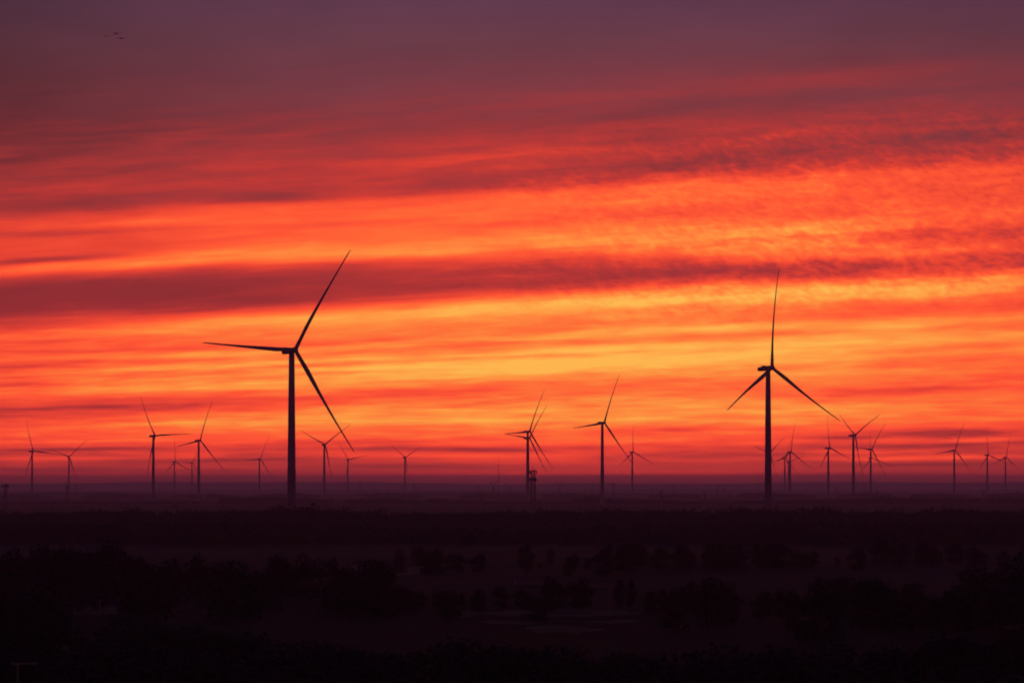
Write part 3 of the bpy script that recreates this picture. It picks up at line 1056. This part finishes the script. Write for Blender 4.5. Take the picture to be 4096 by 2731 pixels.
row('shrub', [(3040, 2580), (3110, 2575), (3220, 2620), (3380, 2585), (3500, 2560)], 640, 50, 'black shrub of the foreground thicket below the right trees', 'foreground thicket below right trees', 80, 14, 1.2)
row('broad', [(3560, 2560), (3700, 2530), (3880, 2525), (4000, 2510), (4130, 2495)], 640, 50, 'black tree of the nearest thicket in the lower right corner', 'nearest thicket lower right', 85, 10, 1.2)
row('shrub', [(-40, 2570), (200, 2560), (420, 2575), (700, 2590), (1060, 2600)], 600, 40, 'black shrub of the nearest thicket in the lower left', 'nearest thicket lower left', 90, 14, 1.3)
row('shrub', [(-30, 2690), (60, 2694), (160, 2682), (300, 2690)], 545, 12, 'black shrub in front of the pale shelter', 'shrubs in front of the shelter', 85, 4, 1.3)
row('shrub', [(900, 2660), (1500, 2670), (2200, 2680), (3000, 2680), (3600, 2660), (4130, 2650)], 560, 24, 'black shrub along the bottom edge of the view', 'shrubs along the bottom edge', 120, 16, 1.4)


def wood(name, label, spans, D, depth, density, size, seed, leaf=0):
    """a far wood that reads as one mass: crowns of leaf clumps merged into one mesh"""
    rnd = random.Random(seed)
    verts, faces = [], []
    for pts in spans:
        x0, x1 = pts[0][0], pts[-1][0]
        n = int((x1 - x0) * density)
        for _ in range(n):
            px = rnd.uniform(x0, x1)
            for (a, ya), (b, yb) in zip(pts, pts[1:]):
                if a <= px <= b:
                    top = ya + (yb - ya) * (px - a) / max(1e-6, b - a)
            d = D + rnd.uniform(0, depth)
            h = row_z(top, d if d < D + depth * .5 else D) * rnd.choice((.72, .85, .93, 1.0, 1.0)) + rnd.uniform(-.4, .4)
            if rnd.random() < .035:
                h *= rnd.uniform(1.15, 1.45)
            h = max(2.0, min(h, 15))
            x = col_x(px, d)
            w = rnd.uniform(.32, .5) * h
            leaf_cloud(rnd, verts, faces, x, d, h * .62, w, w, h * .40, 46, size * rnd.uniform(.8, 1.2))
            leaf_cloud(rnd, verts, faces, x + rnd.uniform(-w, w) * .5, d, h * .3, w * 1.1, w, h * .32, 26, size * 1.3)
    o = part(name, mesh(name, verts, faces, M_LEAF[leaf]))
    tag(o, label, 'wood', kind='stuff')


wood('woodland', 'dark belt of woods in front of the two largest turbines', [[(-80, 2058), (150, 2056), (440, 2045), (560, 2046), (680, 2055), (740, 2048), (900, 2050),
     (1080, 2040), (1110, 2030), (1220, 2032), (1250, 2040), (1400, 2046), (1560, 2054), (1820, 2057), (2120, 2050), (2440, 2047), (2480, 2039), (2530, 2048), (2700, 2046), (2830, 2056),
     (2920, 2038), (3110, 2043), (3280, 2036), (3400, 2050), (3640, 2052), (3780, 2040), (3880, 2042), (3980, 2048), (4180, 2050)]], 3380, 160, .42, .9, 11)
wood('distant_woodland', 'pale hazy belt of woods beyond the two largest turbines', [
     [(-80, 2016), (300, 2014), (480, 2016), (800, 2012)], [(880, 1990), (1080, 1988), (1250, 1996), (1330, 2002)], [(1380, 2000), (1560, 1996), (1700, 2004)],
     [(1705, 2003), (1740, 1993), (1790, 2002), (1900, 2006)], [(1900, 2008), (2130, 2010), (2290, 2006)], [(2290, 1998), (2340, 1988), (2370, 1987), (2420, 1993), (2560, 2002), (2700, 2004)],
     [(2700, 2006), (2900, 2006), (3060, 2004), (3300, 2000), (3500, 1994), (3540, 1986), (3600, 1992), (3900, 1992), (4180, 1994)]], 8600, 260, .34, 1.3, 12, 1)
wood('hazy_woodland', 'broken line of faint tree clumps far off in the haze', [
     [(-80, 1972), (90, 1976), (200, 1984)], [(330, 1980), (420, 1972), (560, 1976), (600, 1984)], [(700, 1980), (860, 1974), (930, 1980)], [(1010, 1978), (1180, 1970), (1280, 1980)],
     [(1460, 1976), (1500, 1970), (1640, 1974), (1700, 1980)], [(1830, 1980), (1900, 1972), (2060, 1976), (2120, 1984)], [(2170, 1976), (2290, 1972), (2420, 1980)], [(2600, 1980), (2720, 1974), (2800, 1978)],
     [(2900, 1976), (3000, 1970), (3200, 1976), (3260, 1982)], [(3360, 1978), (3460, 1970), (3560, 1976)], [(3640, 1978), (3760, 1972), (3880, 1980)], [(3950, 1976), (4060, 1970), (4180, 1974)]], 12800, 300, .25, 1.6, 14, 0)
wood('middle_woodland', 'dark hazy strip of woods across the middle distance', [[(-80, 2098), (400, 2104), (900, 2096), (1300, 2110), (1700, 2120), (2100, 2126), (2500, 2108), (2800, 2112), (3200, 2096), (3500, 2090), (3800, 2098), (4180, 2086)]],
     2500, 160, .30, .75, 13, 2)


# ================================================================== poles, shelter, sheds
def utility_pole(px, base_py, top_py, label):
    D = CAM_H * FPX / (base_py - HORIZON)
    x = col_x(px, D)
    z = ground_z(x, D)
    h = row_z(top_py, D) - z
    root = empty('utility_pole', (x, D, z), .2)
    tag(root, label, 'pole', 'utility poles on the meadows')
    part('pole', MB().ring_tube([((0, 0, -.3), .17), ((0, 0, h), .11)], 8).mesh('pole', M_WOOD), root)
    part('crossarm', MB().box((0, 0, h - .5), (1.8, .12, .14)).mesh('crossarm', M_WOOD), root)
    for sx in (-.8, 0, .8):
        part('insulator', MB().ring_tube([((sx, 0, h - .43), .04), ((sx, 0, h - .2), .05)], 6).mesh('insulator', M_PALE), root)


utility_pole(400, 2462, 2390, 'pale utility pole on the left meadow')
utility_pole(1832, 2436, 2360, 'thin utility pole behind the central meadow')
utility_pole(2436, 2434, 2350, 'thin utility pole between the round trees and the narrow trees')


def shelter():
    D = 560.0
    x = col_x(98, D)
    z = ground_z(x, D)
    top = row_z(2652, D)
    root = empty('roadside_shelter', (x, D, z), .06)
    tag(root, 'small pale flat-roofed shelter among black shrubs in lower left corner', 'shelter')
    h = top - z
    part('roof', MB().box((0, 0, h), (2.5, 1.6, .14)).mesh('roof', M_SHEET), root)
    for sx in (-.62,):
        part('post', MB().ring_tube([((sx, 0, -.3), .14), ((sx, 0, h - .06), .12)], 10).mesh('post', M_SHEET), root)


shelter()


def shed(px, D, top, w, label, dep=8.0, group=None):
    x = col_x(px, D)
    z = ground_z(x, D)
    h = max(2.6, row_z(top, D) - z)
    root = empty('farm_shed', (x, D, z), .05)
    tag(root, label, 'shed', group)
    part('wall', MB().box((0, 0, h * .35 - .2), (w, dep, h * .7 + .4)).mesh('wall', M_PALE), root)
    v = [(-w / 2 - .3, -dep / 2 - .4, h * .7 + .01), (w / 2 + .3, -dep / 2 - .4, h * .7 + .01), (w / 2 + .3, dep / 2 + .4, h * .7 + .01), (-w / 2 - .3, dep / 2 + .4, h * .7 + .01),
         (-w / 2 - .3, 0, h), (w / 2 + .3, 0, h)]
    part('roof', mesh('roof', v, [(0, 1, 5, 4), (2, 3, 4, 5), (0, 4, 3), (1, 2, 5), (3, 2, 1, 0)], M_BARK), root)
    m = MB().box((w * .1, -dep / 2 - .03, h * .25), (w * .16, .05, h * .5))
    part('door', m.mesh('door', M_WOOD), root)


shed(2410, 1400, 2310, 9.0, 'low pale shed behind the gap between round and narrow trees')
shed(2135, 1450, 2318, 9.5, 'low pale shed left of the pair of round trees')


# ================================================================== birds
def bird_mesh(flap, seed):
    """gliding bird: body along X, wings along Y, one skin"""
    v, f_ = [], []
    def lens(stations, n=8):
        base = len(v)
        for (x, y, z, rx, rz) in stations:
            for k in range(n):
                a = 2 * math.pi * k / n
                v.append((x, y + rx * math.cos(a), z + rz * math.sin(a)))
        for j in range(len(stations) - 1):
            for k in range(n):
                a = base + j * n + k; b = base + j * n + (k + 1) % n
                f_.append((a, b, b + n, a + n))
        f_.append(tuple(base + k for k in range(n - 1, -1, -1)))
        f_.append(tuple(base + (len(stations) - 1) * n + k for k in range(n)))
    lens([(-.42, 0, .01, .09, .01), (-.25, 0, .01, .06, .03), (-.1, 0, 0, .09, .08), (.08, 0, 0, .10, .095), (.2, 0, .02, .06, .06), (.28, 0, .04, .05, .05), (.34, 0, .04, .02, .02), (.39, 0, .035, .005, .005)])
    for s in (-1, 1):
        base = len(v)
        for (y, xf, xb, z) in ((.03, .14, -.10, .04), (.25, .17, -.08, .04 + .12 * flap), (.48, .14, -.06, .04 + .15 * flap), (.68, .0, -.10, .04 + .08 * flap), (.78, -.12, -.15, .03 + .02 * flap)):
            v.append((xf, s * y, z)); v.append((xb, s * y, z)); v.append(((xf + xb) / 2, s * y, z + .025)); v.append(((xf + xb) / 2, s * y, z - .01))
        for j in range(4):
            a = base + j * 4
            for (p_, q_) in ((0, 2), (2, 1), (1, 3), (3, 0)):
                f_.append((a + p_, a + q_, a + 4 + q_, a + 4 + p_))
        e = base + 16
        f_.append((e, e + 2, e + 1, e + 3))
    return mesh('bird', v, f_, M_BIRD)


BM = [bird_mesh(.6, 1), bird_mesh(1.2, 2), bird_mesh(-.3, 3)]
for i, (px, py, D, s, roll, rz, label) in enumerate([
    (422, 143, 760, .85, .05, .25, 'leftmost of three dark birds gliding high in the upper left sky'),
    (462, 134, 760, .95, -.22, .4, 'topmost of three dark birds gliding high in the upper left sky'),
    (481, 152, 700, 1.15, -.12, .2, 'largest, lowest of three dark birds gliding high in the upper left sky'),
    (1706, 680, 1500, .7, .05, .3, 'lone tiny bird against the red cloud above centre'),
    (2434, 1137, 2100, .65, .3, .4, 'tiny bird above the small flock, against the dark cloud roll'),
    (2446, 1208, 2000, 1.0, .15, .2, 'largest bird of the tiny flock in the bright belt'),
    (2418, 1215, 2100, .8, .2, .5, 'leftmost bird of the tiny flock in the bright belt'),
    (2435, 1214, 2200, .7, .1, .7, 'middle bird of the tiny flock in the bright belt'),
    (2449, 1214, 2100, .7, .3, .3, 'lower right bird of the tiny flock in the bright belt'),
    (2442, 1260, 2100, .7, .2, .4, 'tiny bird below the small flock in the bright belt'),
]):
    o = part('bird', BM[i % 3], None, (col_x(px, D), D, row_z(py, D)), (roll * .3, -roll, R_(90) + rz + .4))
    o.scale = (s * .85, s * .85, s * .7)
    tag(o, label, 'bird', 'birds gliding in the evening sky')


# ================================================================== haze: one closed box of even, thin air over the plain
def build_haze():
    zt, zb = 198.0, -3.0
    x, y0, y1 = 9400.0, -1900.0, 90400.0
    v = [(-x, y0, zb), (x, y0, zb), (x, y1, zb), (-x, y1, zb), (-x, y0, zt), (x, y0, zt), (x, y1, zt), (-x, y1, zt)]
    f_ = [(3, 2, 1, 0), (4, 5, 6, 7), (0, 1, 5, 4), (1, 2, 6, 5), (2, 3, 7, 6), (3, 0, 4, 7)]
    m = bpy.data.materials.new('haze')
    m.use_nodes = True
    nt = m.node_tree
    nt.nodes.clear()
    pv = nt.nodes.new('ShaderNodeVolumePrincipled')
    pv.inputs['Color'].default_value = (0.89, 0.70, 1.0, 1)
    pv.inputs['Density'].default_value = SIG
    pv.inputs['Anisotropy'].default_value = 0.7
    out = nt.nodes.new('ShaderNodeOutputMaterial')
    nt.links.new(pv.outputs[0], out.inputs['Volume'])
    me = bpy.data.meshes.new('haze')
    me.from_pydata(v, [], f_)
    me.materials.append(m)
    o = part('haze', me)
    o.display_type = 'WIRE'
    tag(o, 'thin purple evening haze lying over the whole plain', 'haze', kind='stuff')


build_haze()
